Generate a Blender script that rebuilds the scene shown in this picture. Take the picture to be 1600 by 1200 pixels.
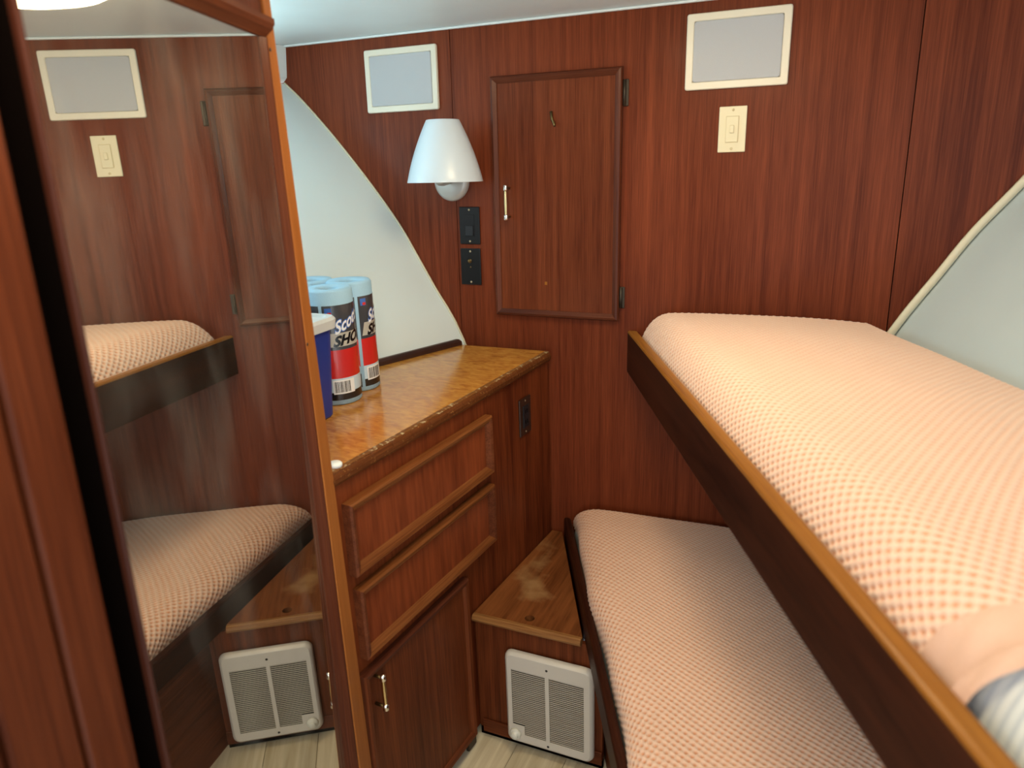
import bpy, bmesh, math, random
import numpy as np
from mathutils import Matrix, Vector

for o in list(bpy.data.objects):
    bpy.data.objects.remove(o)
scene = bpy.context.scene
COL = scene.collection
random.seed(7)

# ------------------------------------------------------------------ camera
H0 = 1.556                                  # eye height above the cabin floor
F_PX = 1149.19
YAW, PITCH, ROLL = 0.415905, 0.279132, -0.0232693
CAM = np.array([0.0, -2.09352, H0])
def _axes():
    cy, sy, cp, sp = math.cos(YAW), math.sin(YAW), math.cos(PITCH), math.sin(PITCH)
    fwd = np.array([-sy*cp, cy*cp, -sp]); r0 = np.array([cy, sy, 0.0]); u0 = np.cross(r0, fwd)
    cr, sr = math.cos(ROLL), math.sin(ROLL)
    return fwd, r0*cr+u0*sr, -r0*sr+u0*cr
FWD, RGT, UPV = _axes()
cam_data = bpy.data.cameras.new('camera')
cam = bpy.data.objects.new('camera', cam_data); COL.objects.link(cam)
cam_data.sensor_width = 36.0
cam_data.lens = F_PX/1600.0*36.0
cam_data.clip_start = 0.02
cam.matrix_world = Matrix(((RGT[0], UPV[0], -FWD[0], CAM[0]), (RGT[1], UPV[1], -FWD[1], CAM[1]),
                           (RGT[2], UPV[2], -FWD[2], CAM[2]), (0, 0, 0, 1)))
cam_data.dof.use_dof = True
cam_data.dof.focus_distance = 2.05
cam_data.dof.aperture_fstop = 3.2
scene.camera = cam

# ------------------------------------------------------------------ daylight and exposure
world = bpy.data.worlds.new('daylight'); scene.world = world
world.use_nodes = True
bg = world.node_tree.nodes['Background']
bg.inputs['Color'].default_value = (0.93, 0.97, 1.0, 1)      # soft light from the open companionway behind
bg.inputs['Strength'].default_value = 2.35
scene.view_settings.view_transform = 'Standard'
scene.view_settings.look = 'None'
scene.view_settings.exposure = 0.0
scene.view_settings.gamma = 1.0
scene.view_settings.use_curve_mapping = False
LAMP_STRENGTH = 20.5
PORT_STRENGTH = 14.0

# ------------------------------------------------------------------ pixel -> place helpers
def ray(px):
    v = FWD + RGT*(px[0]-800)/F_PX - UPV*(px[1]-600)/F_PX
    return v/np.linalg.norm(v)
def on_y(px, y=0.0):
    v = ray(px); return CAM + v*((y-CAM[1])/v[1])
def on_z(px, z):
    v = ray(px); return CAM + v*((z-CAM[2])/v[2])

TAU = 0.026                                 # the sole and joinery dip slightly toward the stern
def on_plane(px, org, nrm):
    v = ray(px); org = np.array(org, float); nrm = np.array(nrm, float)
    return CAM + v*(((org-CAM)@nrm)/(v@nrm))
_k = 1/math.sqrt(1+TAU*TAU)
TILT = Matrix(((1, 0, 0, 0), (0, _k, -TAU*_k, 0), (0, TAU*_k, _k, 0), (0, 0, 0, 1)))
TY, TZ = np.array([0, _k, TAU*_k]), np.array([0, -TAU*_k, _k])

# ------------------------------------------------------------------ materials
MATS = {}
def new_mat(name):
    m = bpy.data.materials.new(name); m.use_nodes = True
    nt = m.node_tree; b = nt.nodes['Principled BSDF']
    MATS[name] = m
    return m, nt, b
def plain(name, col, rough=0.5, metal=0.0, coat=0.0, spec=0.5, bump=0.0, bscale=200.0, var=0.0, vscale=6.0):
    m, nt, b = new_mat(name)
    b.inputs['Base Color'].default_value = (*col, 1)
    b.inputs['Roughness'].default_value = rough
    b.inputs['Metallic'].default_value = metal
    b.inputs['Coat Weight'].default_value = coat
    b.inputs['Specular IOR Level'].default_value = spec
    tc = nt.nodes.new('ShaderNodeTexCoord')
    if var > 0:
        n = nt.nodes.new('ShaderNodeTexNoise'); n.inputs['Scale'].default_value = vscale; n.inputs['Detail'].default_value = 4
        nt.links.new(tc.outputs['Object'], n.inputs['Vector'])
        r = nt.nodes.new('ShaderNodeValToRGB')
        r.color_ramp.elements[0].position = 0.3; r.color_ramp.elements[1].position = 0.7
        r.color_ramp.elements[0].color = (*[c*(1-var) for c in col], 1)
        r.color_ramp.elements[1].color = (*[min(1, c*(1+var)) for c in col], 1)
        nt.links.new(n.outputs['Fac'], r.inputs['Fac']); nt.links.new(r.outputs['Color'], b.inputs['Base Color'])
    if bump > 0:
        n = nt.nodes.new('ShaderNodeTexNoise'); n.inputs['Scale'].default_value = bscale
        nt.links.new(tc.outputs['Object'], n.inputs['Vector'])
        bp = nt.nodes.new('ShaderNodeBump'); bp.inputs['Strength'].default_value = bump; bp.inputs['Distance'].default_value = 0.002
        nt.links.new(n.outputs['Fac'], bp.inputs['Height']); nt.links.new(bp.outputs['Normal'], b.inputs['Normal'])
    return m
def wood(name, dark, light, axis='Z', rough=0.45, coat=0.04, stripe=52.0, wear=None, wear_amt=0.0, wear_scale=5.0, seed=0.0, spec=0.11):
    """Ribbon-striped varnished wood, grain running along one local axis."""
    m, nt, b = new_mat(name)
    N, L = nt.nodes.new, nt.links.new
    tc = N('ShaderNodeTexCoord')
    def noise(sc_across, sc_along, detail, dist=0.0):
        mp = N('ShaderNodeMapping')
        s = [sc_across]*3; s['XYZ'.index(axis)] = sc_along
        mp.inputs['Scale'].default_value = s; mp.inputs['Location'].default_value = (seed, seed*1.7, seed*0.6)
        L(tc.outputs['Object'], mp.inputs['Vector'])
        n = N('ShaderNodeTexNoise'); n.inputs['Scale'].default_value = 1.0
        n.inputs['Detail'].default_value = detail; n.inputs['Distortion'].default_value = dist
        L(mp.outputs['Vector'], n.inputs['Vector'])
        return n
    n1 = noise(stripe, 0.9, 5.0, 0.25)          # wide ribbons
    n2 = noise(stripe*6, 9.0, 3.0)              # pores and flecks
    n3 = noise(3.0, 1.2, 2.0)                   # board to board tone
    def math_(op, a, bb):
        x = N('ShaderNodeMath'); x.operation = op
        for i, v in enumerate((a, bb)):
            if isinstance(v, (int, float)): x.inputs[i].default_value = v
            else: L(v, x.inputs[i])
        return x.outputs[0]
    f = math_('ADD', math_('MULTIPLY', n1.outputs['Fac'], 0.42), math_('ADD', math_('MULTIPLY', n2.outputs['Fac'], 0.36), math_('MULTIPLY', n3.outputs['Fac'], 0.35)))
    r = N('ShaderNodeValToRGB')
    r.color_ramp.elements[0].position = 0.42; r.color_ramp.elements[0].color = (*dark, 1)
    r.color_ramp.elements[1].position = 0.74; r.color_ramp.elements[1].color = (*light, 1)
    L(f, r.inputs['Fac'])
    col = r.outputs['Color']
    if wear:
        nw = N('ShaderNodeTexNoise'); nw.inputs['Scale'].default_value = wear_scale; nw.inputs['Detail'].default_value = 6
        L(tc.outputs['Object'], nw.inputs['Vector'])
        rw = N('ShaderNodeValToRGB'); rw.color_ramp.elements[0].position = 0.62-wear_amt*0.3; rw.color_ramp.elements[1].position = 0.74-wear_amt*0.2
        L(nw.outputs['Fac'], rw.inputs['Fac'])
        mx = N('ShaderNodeMix'); mx.data_type = 'RGBA'
        L(rw.outputs['Color'], mx.inputs['Factor']); L(col, mx.inputs['A']); mx.inputs['B'].default_value = (*wear, 1)
        col = mx.outputs['Result']
    L(col, b.inputs['Base Color'])
    b.inputs['Roughness'].default_value = rough
    b.inputs['Coat Weight'].default_value = coat; b.inputs['Coat Roughness'].default_value = 0.18
    b.inputs['Specular IOR Level'].default_value = spec
    bp = N('ShaderNodeBump'); bp.inputs['Strength'].default_value = 0.12; bp.inputs['Distance'].default_value = 0.001
    L(n2.outputs['Fac'], bp.inputs['Height']); L(bp.outputs['Normal'], b.inputs['Normal'])
    return m

MD, ML = (0.090, 0.0165, 0.0058), (0.232, 0.052, 0.0180)
wood('mahogany_wall', MD, ML, 'Z', seed=1.0)
wood('mahogany_wall_b', MD, ML, 'Z', seed=5.3)
wood('mahogany_wall_c', MD, ML, 'Z', seed=9.1)
wood('mahogany_door', (0.082, 0.0172, 0.0062), (0.215, 0.054, 0.0190), 'Z', seed=13.0)
wood('mahogany_x', (0.06, 0.013, 0.0045), (0.20, 0.050, 0.015), 'X', seed=2.0)
wood('mahogany_z', (0.06, 0.013, 0.0045), (0.20, 0.050, 0.015), 'Z', seed=3.0)
wood('cabinet_face', (0.085, 0.0155, 0.005), (0.26, 0.060, 0.017), 'Z', seed=4.0, stripe=22)
wood('drawer_panel', (0.105, 0.0195, 0.0060), (0.29, 0.066, 0.020), 'Z', seed=6.0, stripe=16)
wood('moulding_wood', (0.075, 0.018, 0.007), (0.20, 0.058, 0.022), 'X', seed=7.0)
wood('moulding_pale', (0.125, 0.036, 0.010), (0.31, 0.110, 0.032), 'X', seed=8.0)  # paler tone for the drawers' top and bottom mouldings
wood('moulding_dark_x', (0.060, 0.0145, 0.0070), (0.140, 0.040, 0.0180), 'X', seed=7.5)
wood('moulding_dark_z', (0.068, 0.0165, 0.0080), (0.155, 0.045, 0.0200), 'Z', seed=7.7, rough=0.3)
wood('channel_wood', (0.030, 0.0075, 0.0045), (0.075, 0.020, 0.010), 'Z', seed=7.9)
wood('board_dark', (0.015, 0.0042, 0.0025), (0.055, 0.0145, 0.0065), 'X', seed=10.0, stripe=18)
wood('amber_edge', (0.19, 0.066, 0.011), (0.38, 0.155, 0.027), 'X', seed=11.0, rough=0.35)
wood('step_wood', (0.115, 0.034, 0.010), (0.30, 0.105, 0.032), 'Y', seed=12.0, wear=(0.36, 0.20, 0.085), wear_amt=0.12, wear_scale=6.0, stripe=20)
wood('step_nose', (0.15, 0.052, 0.015), (0.44, 0.22, 0.075), 'X', seed=14.0)
wood('post_orange', (0.28, 0.088, 0.020), (0.44, 0.155, 0.038), 'Z', seed=15.0, stripe=60)
wood('jamb_wood', (0.055, 0.0115, 0.0048), (0.150, 0.036, 0.0125), 'Z', seed=16.0)
wood('nosing_wood', (0.075, 0.020, 0.006), (0.21, 0.068, 0.019), 'X', seed=17.0, wear=(0.40, 0.20, 0.06), wear_amt=0.0, wear_scale=150.0)
wood('worn_edge', (0.16, 0.055, 0.014), (0.30, 0.13, 0.035), 'X', seed=18.0, wear=(0.55, 0.42, 0.24), wear_amt=0.32, wear_scale=90.0)
plain('white_ceiling', (0.80, 0.87, 0.87), 0.45, var=0.02)
plain('hull_liner', (0.76, 0.845, 0.85), 0.45, bump=0.08, bscale=90, var=0.02, vscale=3)
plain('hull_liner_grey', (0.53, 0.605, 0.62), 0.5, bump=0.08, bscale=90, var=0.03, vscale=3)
plain('cream_trim', (0.74, 0.68, 0.50), 0.4)
plain('cream_plastic', (0.80, 0.74, 0.60), 0.35)
plain('grille_grey', (0.52, 0.53, 0.55), 0.8, bump=0.5, bscale=900)
plain('ivory', (0.78, 0.70, 0.48), 0.3)
plain('ivory_dark', (0.66, 0.56, 0.34), 0.3)
plain('black_plastic', (0.008, 0.008, 0.009), 0.4, spec=0.25)
plain('black_rocker', (0.014, 0.016, 0.020), 0.35, spec=0.3)
plain('brown_plate', (0.035, 0.016, 0.010), 0.3)
plain('brass_dark', (0.20, 0.14, 0.06), 0.35, metal=1.0)
plain('screw_brass', (0.5, 0.42, 0.28), 0.35, metal=1.0)
plain('hinge_bronze', (0.055, 0.042, 0.030), 0.45, metal=0.6)
plain('chrome', (0.85, 0.84, 0.80), 0.15, metal=1.0)
plain('brass', (0.78, 0.62, 0.32), 0.22, metal=1.0)
plain('opal_glass', (0.66, 0.75, 0.83), 0.3, coat=0.1)
plain('sconce_metal', (0.55, 0.55, 0.52), 0.35, metal=0.25)
plain('heater_enamel', (0.66, 0.62, 0.55), 0.38, coat=0.2)
plain('heater_slat', (0.62, 0.57, 0.49), 0.4)
plain('heater_dark', (0.030, 0.024, 0.018), 0.7)
plain('knob_white', (0.74, 0.74, 0.66), 0.3)
plain('shadow_gap', (0.004, 0.0025, 0.002), 0.9, spec=0.0)
plain('dark_batten', (0.040, 0.014, 0.009), 0.4, var=0.3, vscale=20)
plain('towel_blue', (0.36, 0.58, 0.76), 0.75, bump=0.5, bscale=350)
plain('towel_core', (0.30, 0.42, 0.52), 0.9)
plain('label_grey', (0.055, 0.058, 0.068), 0.22, coat=0.5)
plain('label_red', (0.62, 0.022, 0.018), 0.25, coat=0.5)
plain('label_blue', (0.55, 0.72, 0.86), 0.25, coat=0.5)
plain('label_black', (0.008, 0.008, 0.010), 0.22, coat=0.5)
plain('label_white', (0.88, 0.90, 0.92), 0.25, coat=0.5)
plain('label_silver', (0.50, 0.48, 0.42), 0.3, coat=0.3)
plain('label_royal', (0.05, 0.16, 0.55), 0.25, coat=0.5)
plain('bin_blue', (0.016, 0.040, 0.26), 0.35)
plain('lid_white', (0.62, 0.65, 0.66), 0.35)
plain('paper_white', (0.85, 0.86, 0.84), 0.6)
plain('hem_cotton', (0.72, 0.46, 0.34), 0.85, bump=0.5, bscale=120, var=0.05, vscale=12)
plain('dust_screw', (0.02, 0.015, 0.012), 0.5)

def blanket_mat():
    m, nt, b = new_mat('blanket_peach')
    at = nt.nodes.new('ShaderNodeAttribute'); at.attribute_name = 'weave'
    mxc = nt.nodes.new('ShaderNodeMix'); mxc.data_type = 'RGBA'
    mxc.inputs['A'].default_value = (0.86, 0.60, 0.465, 1); mxc.inputs['B'].default_value = (0.66, 0.27, 0.13, 1)   # pale ribs, deeper orange in the sunken cells
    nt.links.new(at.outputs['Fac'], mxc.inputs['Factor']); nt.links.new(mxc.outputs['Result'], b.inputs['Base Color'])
    b.inputs['Roughness'].default_value = 0.9
    b.inputs['Specular IOR Level'].default_value = 0.15
    b.inputs['Sheen Weight'].default_value = 0.15
    tc = nt.nodes.new('ShaderNodeTexCoord')
    n = nt.nodes.new('ShaderNodeTexNoise'); n.inputs['Scale'].default_value = 900
    nt.links.new(tc.outputs['Object'], n.inputs['Vector'])
    bp = nt.nodes.new('ShaderNodeBump'); bp.inputs['Strength'].default_value = 0.35; bp.inputs['Distance'].default_value = 0.001
    nt.links.new(n.outputs['Fac'], bp.inputs['Height']); nt.links.new(bp.outputs['Normal'], b.inputs['Normal'])
blanket_mat()
def ticking_mat():
    m, nt, b = new_mat('mattress_ticking')
    tc = nt.nodes.new('ShaderNodeTexCoord')
    w = nt.nodes.new('ShaderNodeTexWave'); w.bands_direction = 'X'; w.inputs['Scale'].default_value = 26.0
    w.inputs['Distortion'].default_value = 0.3
    nt.links.new(tc.outputs['Object'], w.inputs['Vector'])
    r = nt.nodes.new('ShaderNodeValToRGB')
    r.color_ramp.elements[0].position = 0.1; r.color_ramp.elements[0].color = (0.55, 0.60, 0.62, 1)
    r.color_ramp.elements[1].position = 0.4; r.color_ramp.elements[1].color = (0.74, 0.77, 0.74, 1)
    nt.links.new(w.outputs['Fac'], r.inputs['Fac']); nt.links.new(r.outputs['Color'], b.inputs['Base Color'])
    b.inputs['Roughness'].default_value = 0.8
ticking_mat()
def burl_mat():
    m, nt, b = new_mat('burl_laminate')
    N, L = nt.nodes.new, nt.links.new
    tc = N('ShaderNodeTexCoord')
    mp = N('ShaderNodeMapping'); mp.inputs['Scale'].default_value = (30, 11, 26)
    L(tc.outputs['Object'], mp.inputs['Vector'])
    n = N('ShaderNodeTexNoise'); n.inputs['Scale'].default_value = 2.6; n.inputs['Detail'].default_value = 5; n.inputs['Distortion'].default_value = 0.9
    L(mp.outputs['Vector'], n.inputs['Vector'])
    r = N('ShaderNodeValToRGB')
    e = r.color_ramp.elements
    e[0].position = 0.26; e[0].color = (0.36, 0.125, 0.020, 1)
    e[1].position = 0.68; e[1].color = (0.66, 0.31, 0.055, 1)
    x = e.new(0.46); x.color = (0.52, 0.21, 0.034, 1)
    L(n.outputs['Fac'], r.inputs['Fac']); L(r.outputs['Color'], b.inputs['Base Color'])
    b.inputs['Roughness'].default_value = 0.22; b.inputs['Coat Weight'].default_value = 0.5; b.inputs['Coat Roughness'].default_value = 0.12
burl_mat()
def floor_mat():
    m, nt, b = new_mat('vinyl_plank')
    N, L = nt.nodes.new, nt.links.new
    tc = N('ShaderNodeTexCoord'); oi = N('ShaderNodeObjectInfo')
    mp = N('ShaderNodeMapping'); mp.inputs['Scale'].default_value = (38, 2.2, 38)
    L(tc.outputs['Object'], mp.inputs['Vector'])
    ad = N('ShaderNodeVectorMath'); ad.operation = 'ADD'
    L(mp.outputs['Vector'], ad.inputs[0])
    cb = N('ShaderNodeCombineXYZ'); mm = N('ShaderNodeMath'); mm.operation = 'MULTIPLY'; mm.inputs[1].default_value = 40
    L(oi.outputs['Random'], mm.inputs[0]); L(mm.outputs[0], cb.inputs['Y']); L(cb.outputs[0], ad.inputs[1])
    n = N('ShaderNodeTexNoise'); n.inputs['Scale'].default_value = 1.0; n.inputs['Detail'].default_value = 6; n.inputs['Distortion'].default_value = 0.8
    L(ad.outputs[0], n.inputs['Vector'])
    r = N('ShaderNodeValToRGB')
    r.color_ramp.elements[0].position = 0.3; r.color_ramp.elements[0].color = (0.52, 0.43, 0.27, 1)
    r.color_ramp.elements[1].position = 0.65; r.color_ramp.elements[1].color = (0.80, 0.72, 0.53, 1)
    L(n.outputs['Fac'], r.inputs['Fac'])
    hs = N('ShaderNodeHueSaturation')
    vm = N('ShaderNodeMath'); vm.operation = 'MULTIPLY_ADD'; vm.inputs[1].default_value = 0.3; vm.inputs[2].default_value = 0.85
    L(oi.outputs['Random'], vm.inputs[0]); L(vm.outputs[0], hs.inputs['Value'])
    L(r.outputs['Color'], hs.inputs['Color']); L(hs.outputs['Color'], b.inputs['Base Color'])
    b.inputs['Roughness'].default_value = 0.45
floor_mat()
def mirror_mat():
    m, nt, b = new_mat('mirror_glass')
    N, L = nt.nodes.new, nt.links.new
    b.inputs['Base Color'].default_value = (0.74, 0.73, 0.68, 1)
    b.inputs['Metallic'].default_value = 1.0
    tc = N('ShaderNodeTexCoord')
    mp = N('ShaderNodeMapping'); mp.inputs['Scale'].default_value = (7, 7, 2.2)
    L(tc.outputs['Object'], mp.inputs['Vector'])
    n = N('ShaderNodeTexNoise'); n.inputs['Scale'].default_value = 1.6; n.inputs['Detail'].default_value = 3; n.inputs['Distortion'].default_value = 0.5
    L(mp.outputs['Vector'], n.inputs['Vector'])
    r = N('ShaderNodeValToRGB'); r.color_ramp.elements[0].position = 0.45; r.color_ramp.elements[1].position = 0.75
    r.color_ramp.elements[0].color = (0.015, 0.015, 0.015, 1); r.color_ramp.elements[1].color = (0.10, 0.10, 0.10, 1)
    L(n.outputs['Fac'], r.inputs['Fac'])
    b.inputs['Roughness'].default_value = 0.015
    df = N('ShaderNodeBsdfDiffuse'); df.inputs['Color'].default_value = (0.55, 0.55, 0.48, 1)   # greasy film on the glass
    mx = N('ShaderNodeMixShader')
    L(r.outputs['Color'], mx.inputs['Fac']); L(b.outputs[0], mx.inputs[1]); L(df.outputs[0], mx.inputs[2])
    L(mx.outputs[0], nt.nodes['Material Output'].inputs['Surface'])
mirror_mat()
def emit_mat(name, col, strength):
    m, nt, b = new_mat(name)
    b.inputs['Base Color'].default_value = (*col, 1)
    b.inputs['Emission Color'].default_value = (*col, 1); b.inputs['Emission Strength'].default_value = strength
emit_mat('lamp_dome', (1.0, 0.80, 0.50), LAMP_STRENGTH)
emit_mat('port_daylight', (0.62, 0.92, 1.0), PORT_STRENGTH)

# ------------------------------------------------------------------ mesh helpers
def link(name, me, mat=None, parent=None, smooth=False):
    o = bpy.data.objects.new(name, me); COL.objects.link(o)
    if mat:
        me.materials.clear(); me.materials.append(MATS[mat])
    if parent is not None:
        o.parent = parent
    if smooth:
        me.polygons.foreach_set('use_smooth', [True]*len(me.polygons)); me.update()
    return o
def from_py(name, verts, faces, mat, parent=None, smooth=False, fix=True):
    me = bpy.data.meshes.new(name); me.from_pydata([tuple(map(float, v)) for v in verts], [], faces); me.update()
    if fix:
        bm = bmesh.new(); bm.from_mesh(me); bmesh.ops.recalc_face_normals(bm, faces=bm.faces); bm.to_mesh(me); bm.free()
    return link(name, me, mat, parent, smooth)
def from_bm(name, bm, mat, parent=None, smooth=False):
    bmesh.ops.recalc_face_normals(bm, faces=bm.faces)
    me = bpy.data.meshes.new(name); bm.to_mesh(me); bm.free()
    return link(name, me, mat, parent, smooth)
def box_bm(x0, x1, y0, y1, z0, z1, bevel=0.0, seg=2):
    bm = bmesh.new()
    vs = [bm.verts.new(p) for p in ((x0,y0,z0),(x1,y0,z0),(x1,y1,z0),(x0,y1,z0),(x0,y0,z1),(x1,y0,z1),(x1,y1,z1),(x0,y1,z1))]
    for f in ((0,1,2,3),(4,5,6,7),(0,1,5,4),(1,2,6,5),(2,3,7,6),(3,0,4,7)):
        bm.faces.new([vs[i] for i in f])
    bmesh.ops.recalc_face_normals(bm, faces=bm.faces)
    if bevel > 0:
        bmesh.ops.bevel(bm, geom=bm.edges[:], offset=bevel, segments=seg, affect='EDGES', profile=0.5)
    return bm
def box(name, x0, x1, y0, y1, z0, z1, mat, parent=None, bevel=0.002, seg=2):
    if x1 < x0: x0, x1 = x1, x0
    if y1 < y0: y0, y1 = y1, y0
    if z1 < z0: z0, z1 = z1, z0
    bevel = min(bevel, 0.45*min(x1-x0, y1-y0, z1-z0))
    return from_bm(name, box_bm(x0, x1, y0, y1, z0, z1, bevel, seg), mat, parent)
def loft(name, rings, mat, parent=None, cap=True, closed=True, smooth=False):
    """rings: list of equally long point loops, joined one to the next."""
    n = len(rings[0]); V = [p for r in rings for p in r]; Fc = []
    for i in range(len(rings)-1):
        for j in range(n if closed else n-1):
            k = (j+1) % n
            Fc.append((i*n+j, i*n+k, (i+1)*n+k, (i+1)*n+j))
    if cap:
        Fc.append(tuple(range(n))); Fc.append(tuple((len(rings)-1)*n+j for j in range(n)))
    return from_py(name, V, Fc, mat, parent, smooth)
def lathe(name, prof, mat, parent=None, seg=40, loc=(0,0,0), axis='Z', smooth=True):
    rings = []
    for r, h in prof:
        ring = []
        for k in range(seg):
            a = 2*math.pi*k/seg; c, s = r*math.cos(a), r*math.sin(a)
            p = {'Z': (c, s, h), 'Y': (c, h, s), 'X': (h, c, s)}[axis]
            ring.append((p[0]+loc[0], p[1]+loc[1], p[2]+loc[2]))
        rings.append(ring)
    return loft(name, rings, mat, parent, True, True, smooth)
def tube(name, pts, rad, mat, parent=None, seg=12):
    pts = [Vector(p) for p in pts]; rings = []
    for i, p in enumerate(pts):
        d = (pts[min(i+1, len(pts)-1)]-pts[max(i-1, 0)]).normalized()
        up = Vector((0, 0, 1)) if abs(d.z) < 0.9 else Vector((1, 0, 0))
        a = d.cross(up).normalized(); b = d.cross(a)
        r = rad[i] if isinstance(rad, (list, tuple)) else rad
        rings.append([tuple(p+a*r*math.cos(2*math.pi*k/seg)+b*r*math.sin(2*math.pi*k/seg)) for k in range(seg)])
    return loft(name, rings, mat, parent, True, True, True)
def frame_mouldings(parent, x0, x1, z0, z1, y_at, prof, mats, name='moulding', plane='XZ'):
    """Four mitred moulding pieces around a rectangle; prof = [(inset, height)], height measured along local +Y (or -Y)."""
    cor = [(x0, z1, 1, -1), (x1, z1, -1, -1), (x1, z0, -1, 1), (x0, z0, 1, 1)]
    out = []
    for k in range(4):
        a, b = cor[k], cor[(k+1) % 4]
        rings = []
        for c in (a, b):
            rings.append([(c[0]+c[2]*i, y_at+h, c[1]+c[3]*i) for i, h in prof])
        out.append(loft(name, rings, mats[k], parent))
    return out
def tag(o, label, cat, group=None, kind=None):
    o['label'] = label; o['category'] = cat
    if group: o['group'] = group
    if kind: o['kind'] = kind
    return o
def thing(name, label, cat, loc=(0,0,0), mat=None, group=None, kind=None):
    o = bpy.data.objects.new(name, None); COL.objects.link(o); o.empty_display_size = 0.05
    if mat is not None: o.matrix_world = mat
    else: o.location = loc
    return tag(o, label, cat, group, kind)
def frame(org, ex, ey, ez):
    return Matrix(((ex[0], ey[0], ez[0], org[0]), (ex[1], ey[1], ez[1], org[1]), (ex[2], ey[2], ez[2], org[2]), (0, 0, 0, 1)))

# ------------------------------------------------------------------ room shell
CEIL = H0+0.415
# bulkhead at y = 0: veneer sheets with open joints
wall = thing('wall_front', 'red-brown ribbon-striped mahogany bulkhead at the head of the bunks', 'wall', kind='structure')
JL, JR = -1.0995, 0.137
hullL = [(-0.86, -0.10), (-0.90, 0.35), (-0.965, 0.66), (-1.095, H0-0.519), (-1.193, H0-0.351), (-1.245, H0-0.263), (-1.310, H0-0.156), (-1.409, H0-0.027),
         (-1.535, H0+0.120), (-1.648, H0+0.237), (-1.719, H0+0.300)]
hullR = [(-0.20, -0.10), (-0.15, 0.30), (-0.06, 0.60), (0.03, 0.86), (0.10, H0-0.53), (0.165, H0-0.403), (0.195, H0-0.349), (0.245, H0-0.266), (0.305, H0-0.165),
         (0.392, H0-0.045), (0.485, H0+0.09), (0.58, H0+0.25), (0.67, CEIL+0.01)]
def spl(pts, n):
    """Catmull-Rom resample of a 2-D polyline."""
    P = [np.array(p, float) for p in pts]; P = [2*P[0]-P[1]]+P+[2*P[-1]-P[-2]]; out = []
    for i in range(1, len(P)-2):
        for k in range(n):
            t = k/n
            out.append(0.5*((2*P[i])+(-P[i-1]+P[i+1])*t+(2*P[i-1]-5*P[i]+4*P[i+1]-P[i+2])*t*t+(-P[i-1]+3*P[i]-3*P[i+1]+P[i+2])*t**3))
    out.append(P[-2]); return out
hL, hR = spl(hullL, 4), spl(hullR, 4)
g = 0.0012
def sheet(poly, mat):
    n = len(poly)
    V = [(x, 0.0, z) for x, z in poly]+[(x, 0.018, z) for x, z in poly]
    Fc = [tuple(range(n)), tuple(range(n, 2*n))]+[(i, (i+1) % n, n+(i+1) % n, n+i) for i in range(n)]
    return from_py('veneer_sheet', V, Fc, mat, wall)
left_edge = [(-0.90, 0.0), (-0.98, 0.5), (-1.13, H0-0.53)]
sheet([(JL-g, H0-0.50), (JL-g, CEIL+0.02), (-1.76, CEIL+0.02), (-1.76, H0+0.29), (-1.66, H0+0.22), (-1.55, H0+0.10), (-1.43, H0-0.04), (-1.33, H0-0.17), (-1.22, H0-0.36), (-1.12, H0-0.55)], 'mahogany_wall')
sheet([(JL+g, 0.0), (JR-g, 0.0), (JR-g, CEIL+0.02), (JL+g, CEIL+0.02)], 'mahogany_wall_b')
sheet([(JR+g, H0-0.50), (0.22, H0-0.36), (0.33, H0-0.17), (0.42, H0-0.05), (0.51, H0+0.09), (0.61, H0+0.25), (0.70, CEIL+0.02), (JR+g, CEIL+0.02)], 'mahogany_wall_c')
from_py('joint_backing', [(JL-0.02, 0.0185, 0.6), (JL+0.02, 0.0185, 0.6), (JL+0.02, 0.0185, CEIL), (JL-0.02, 0.0185, CEIL),
                          (JR-0.02, 0.0185, 0.6), (JR+0.02, 0.0185, 0.6), (JR+0.02, 0.0185, CEIL), (JR-0.02, 0.0185, CEIL)],
        [(0,1,2,3),(4,5,6,7)], 'shadow_gap', wall)

FL, FR = 0.40, 0.4557                       # how far each hull side spreads per metre aft
Y_AFT = -2.75
def hull(name, sec, flare, sgn, mat, label, hole=None):
    rows = 41; V, Fc = [], []
    ys = np.linspace(0.0, Y_AFT, rows); n = len(sec)
    bow = 0.012
    for y in ys:
        for x, z in sec:
            V.append((x+sgn*flare*(-y), y, z))
    for i in range(rows-1):
        for j in range(n-1):
            ym = (ys[i]+ys[i+1])/2; zm = (sec[j][1]+sec[j+1][1])/2
            if hole and hole[0] < ym < hole[1] and hole[2] < zm < hole[3]: continue
            Fc.append((i*n+j, i*n+j+1, (i+1)*n+j+1, (i+1)*n+j))
    o = from_py(name, V, Fc, mat, smooth=True)
    return tag(o, label, 'wall', kind='structure')
PORT = (-1.02, -0.54, H0-0.02, H0+0.22)
hull('wall_left', hL, FL, -1, 'hull_liner', 'smooth off-white curved hull liner rising behind the burl counter', PORT)
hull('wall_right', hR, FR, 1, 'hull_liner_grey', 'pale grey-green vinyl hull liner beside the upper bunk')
def strip_along(name, sec, sl, w, t, mat, label, dx=0.0, y0=-0.001):
    """Trim strip following a hull curve on the bulkhead."""
    pts = sec[sl[0]:sl[1]]; rings = []
    for i, p in enumerate(pts):
        d = pts[min(i+1, len(pts)-1)]-pts[max(i-1, 0)]; d = d/np.linalg.norm(d); nn = np.array([d[1], -d[0]])*dx
        a, b = p+nn*0.0, p+nn*w
        rings.append([(a[0], y0, a[1]), (a[0], y0-t, a[1]), ((a[0]+b[0])/2, y0-t*1.3, (a[1]+b[1])/2), (b[0], y0-t, b[1]), (b[0], y0, b[1])])
    o = loft(name, rings, mat, None, True, True, True)
    return tag(o, label, 'trim', kind='structure')
strip_along('trim_1', hL, (11, len(hL)), 0.005, 0.004, 'cream_trim', 'thin cream bead where the off-white hull liner meets the bulkhead', dx=1)
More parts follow.
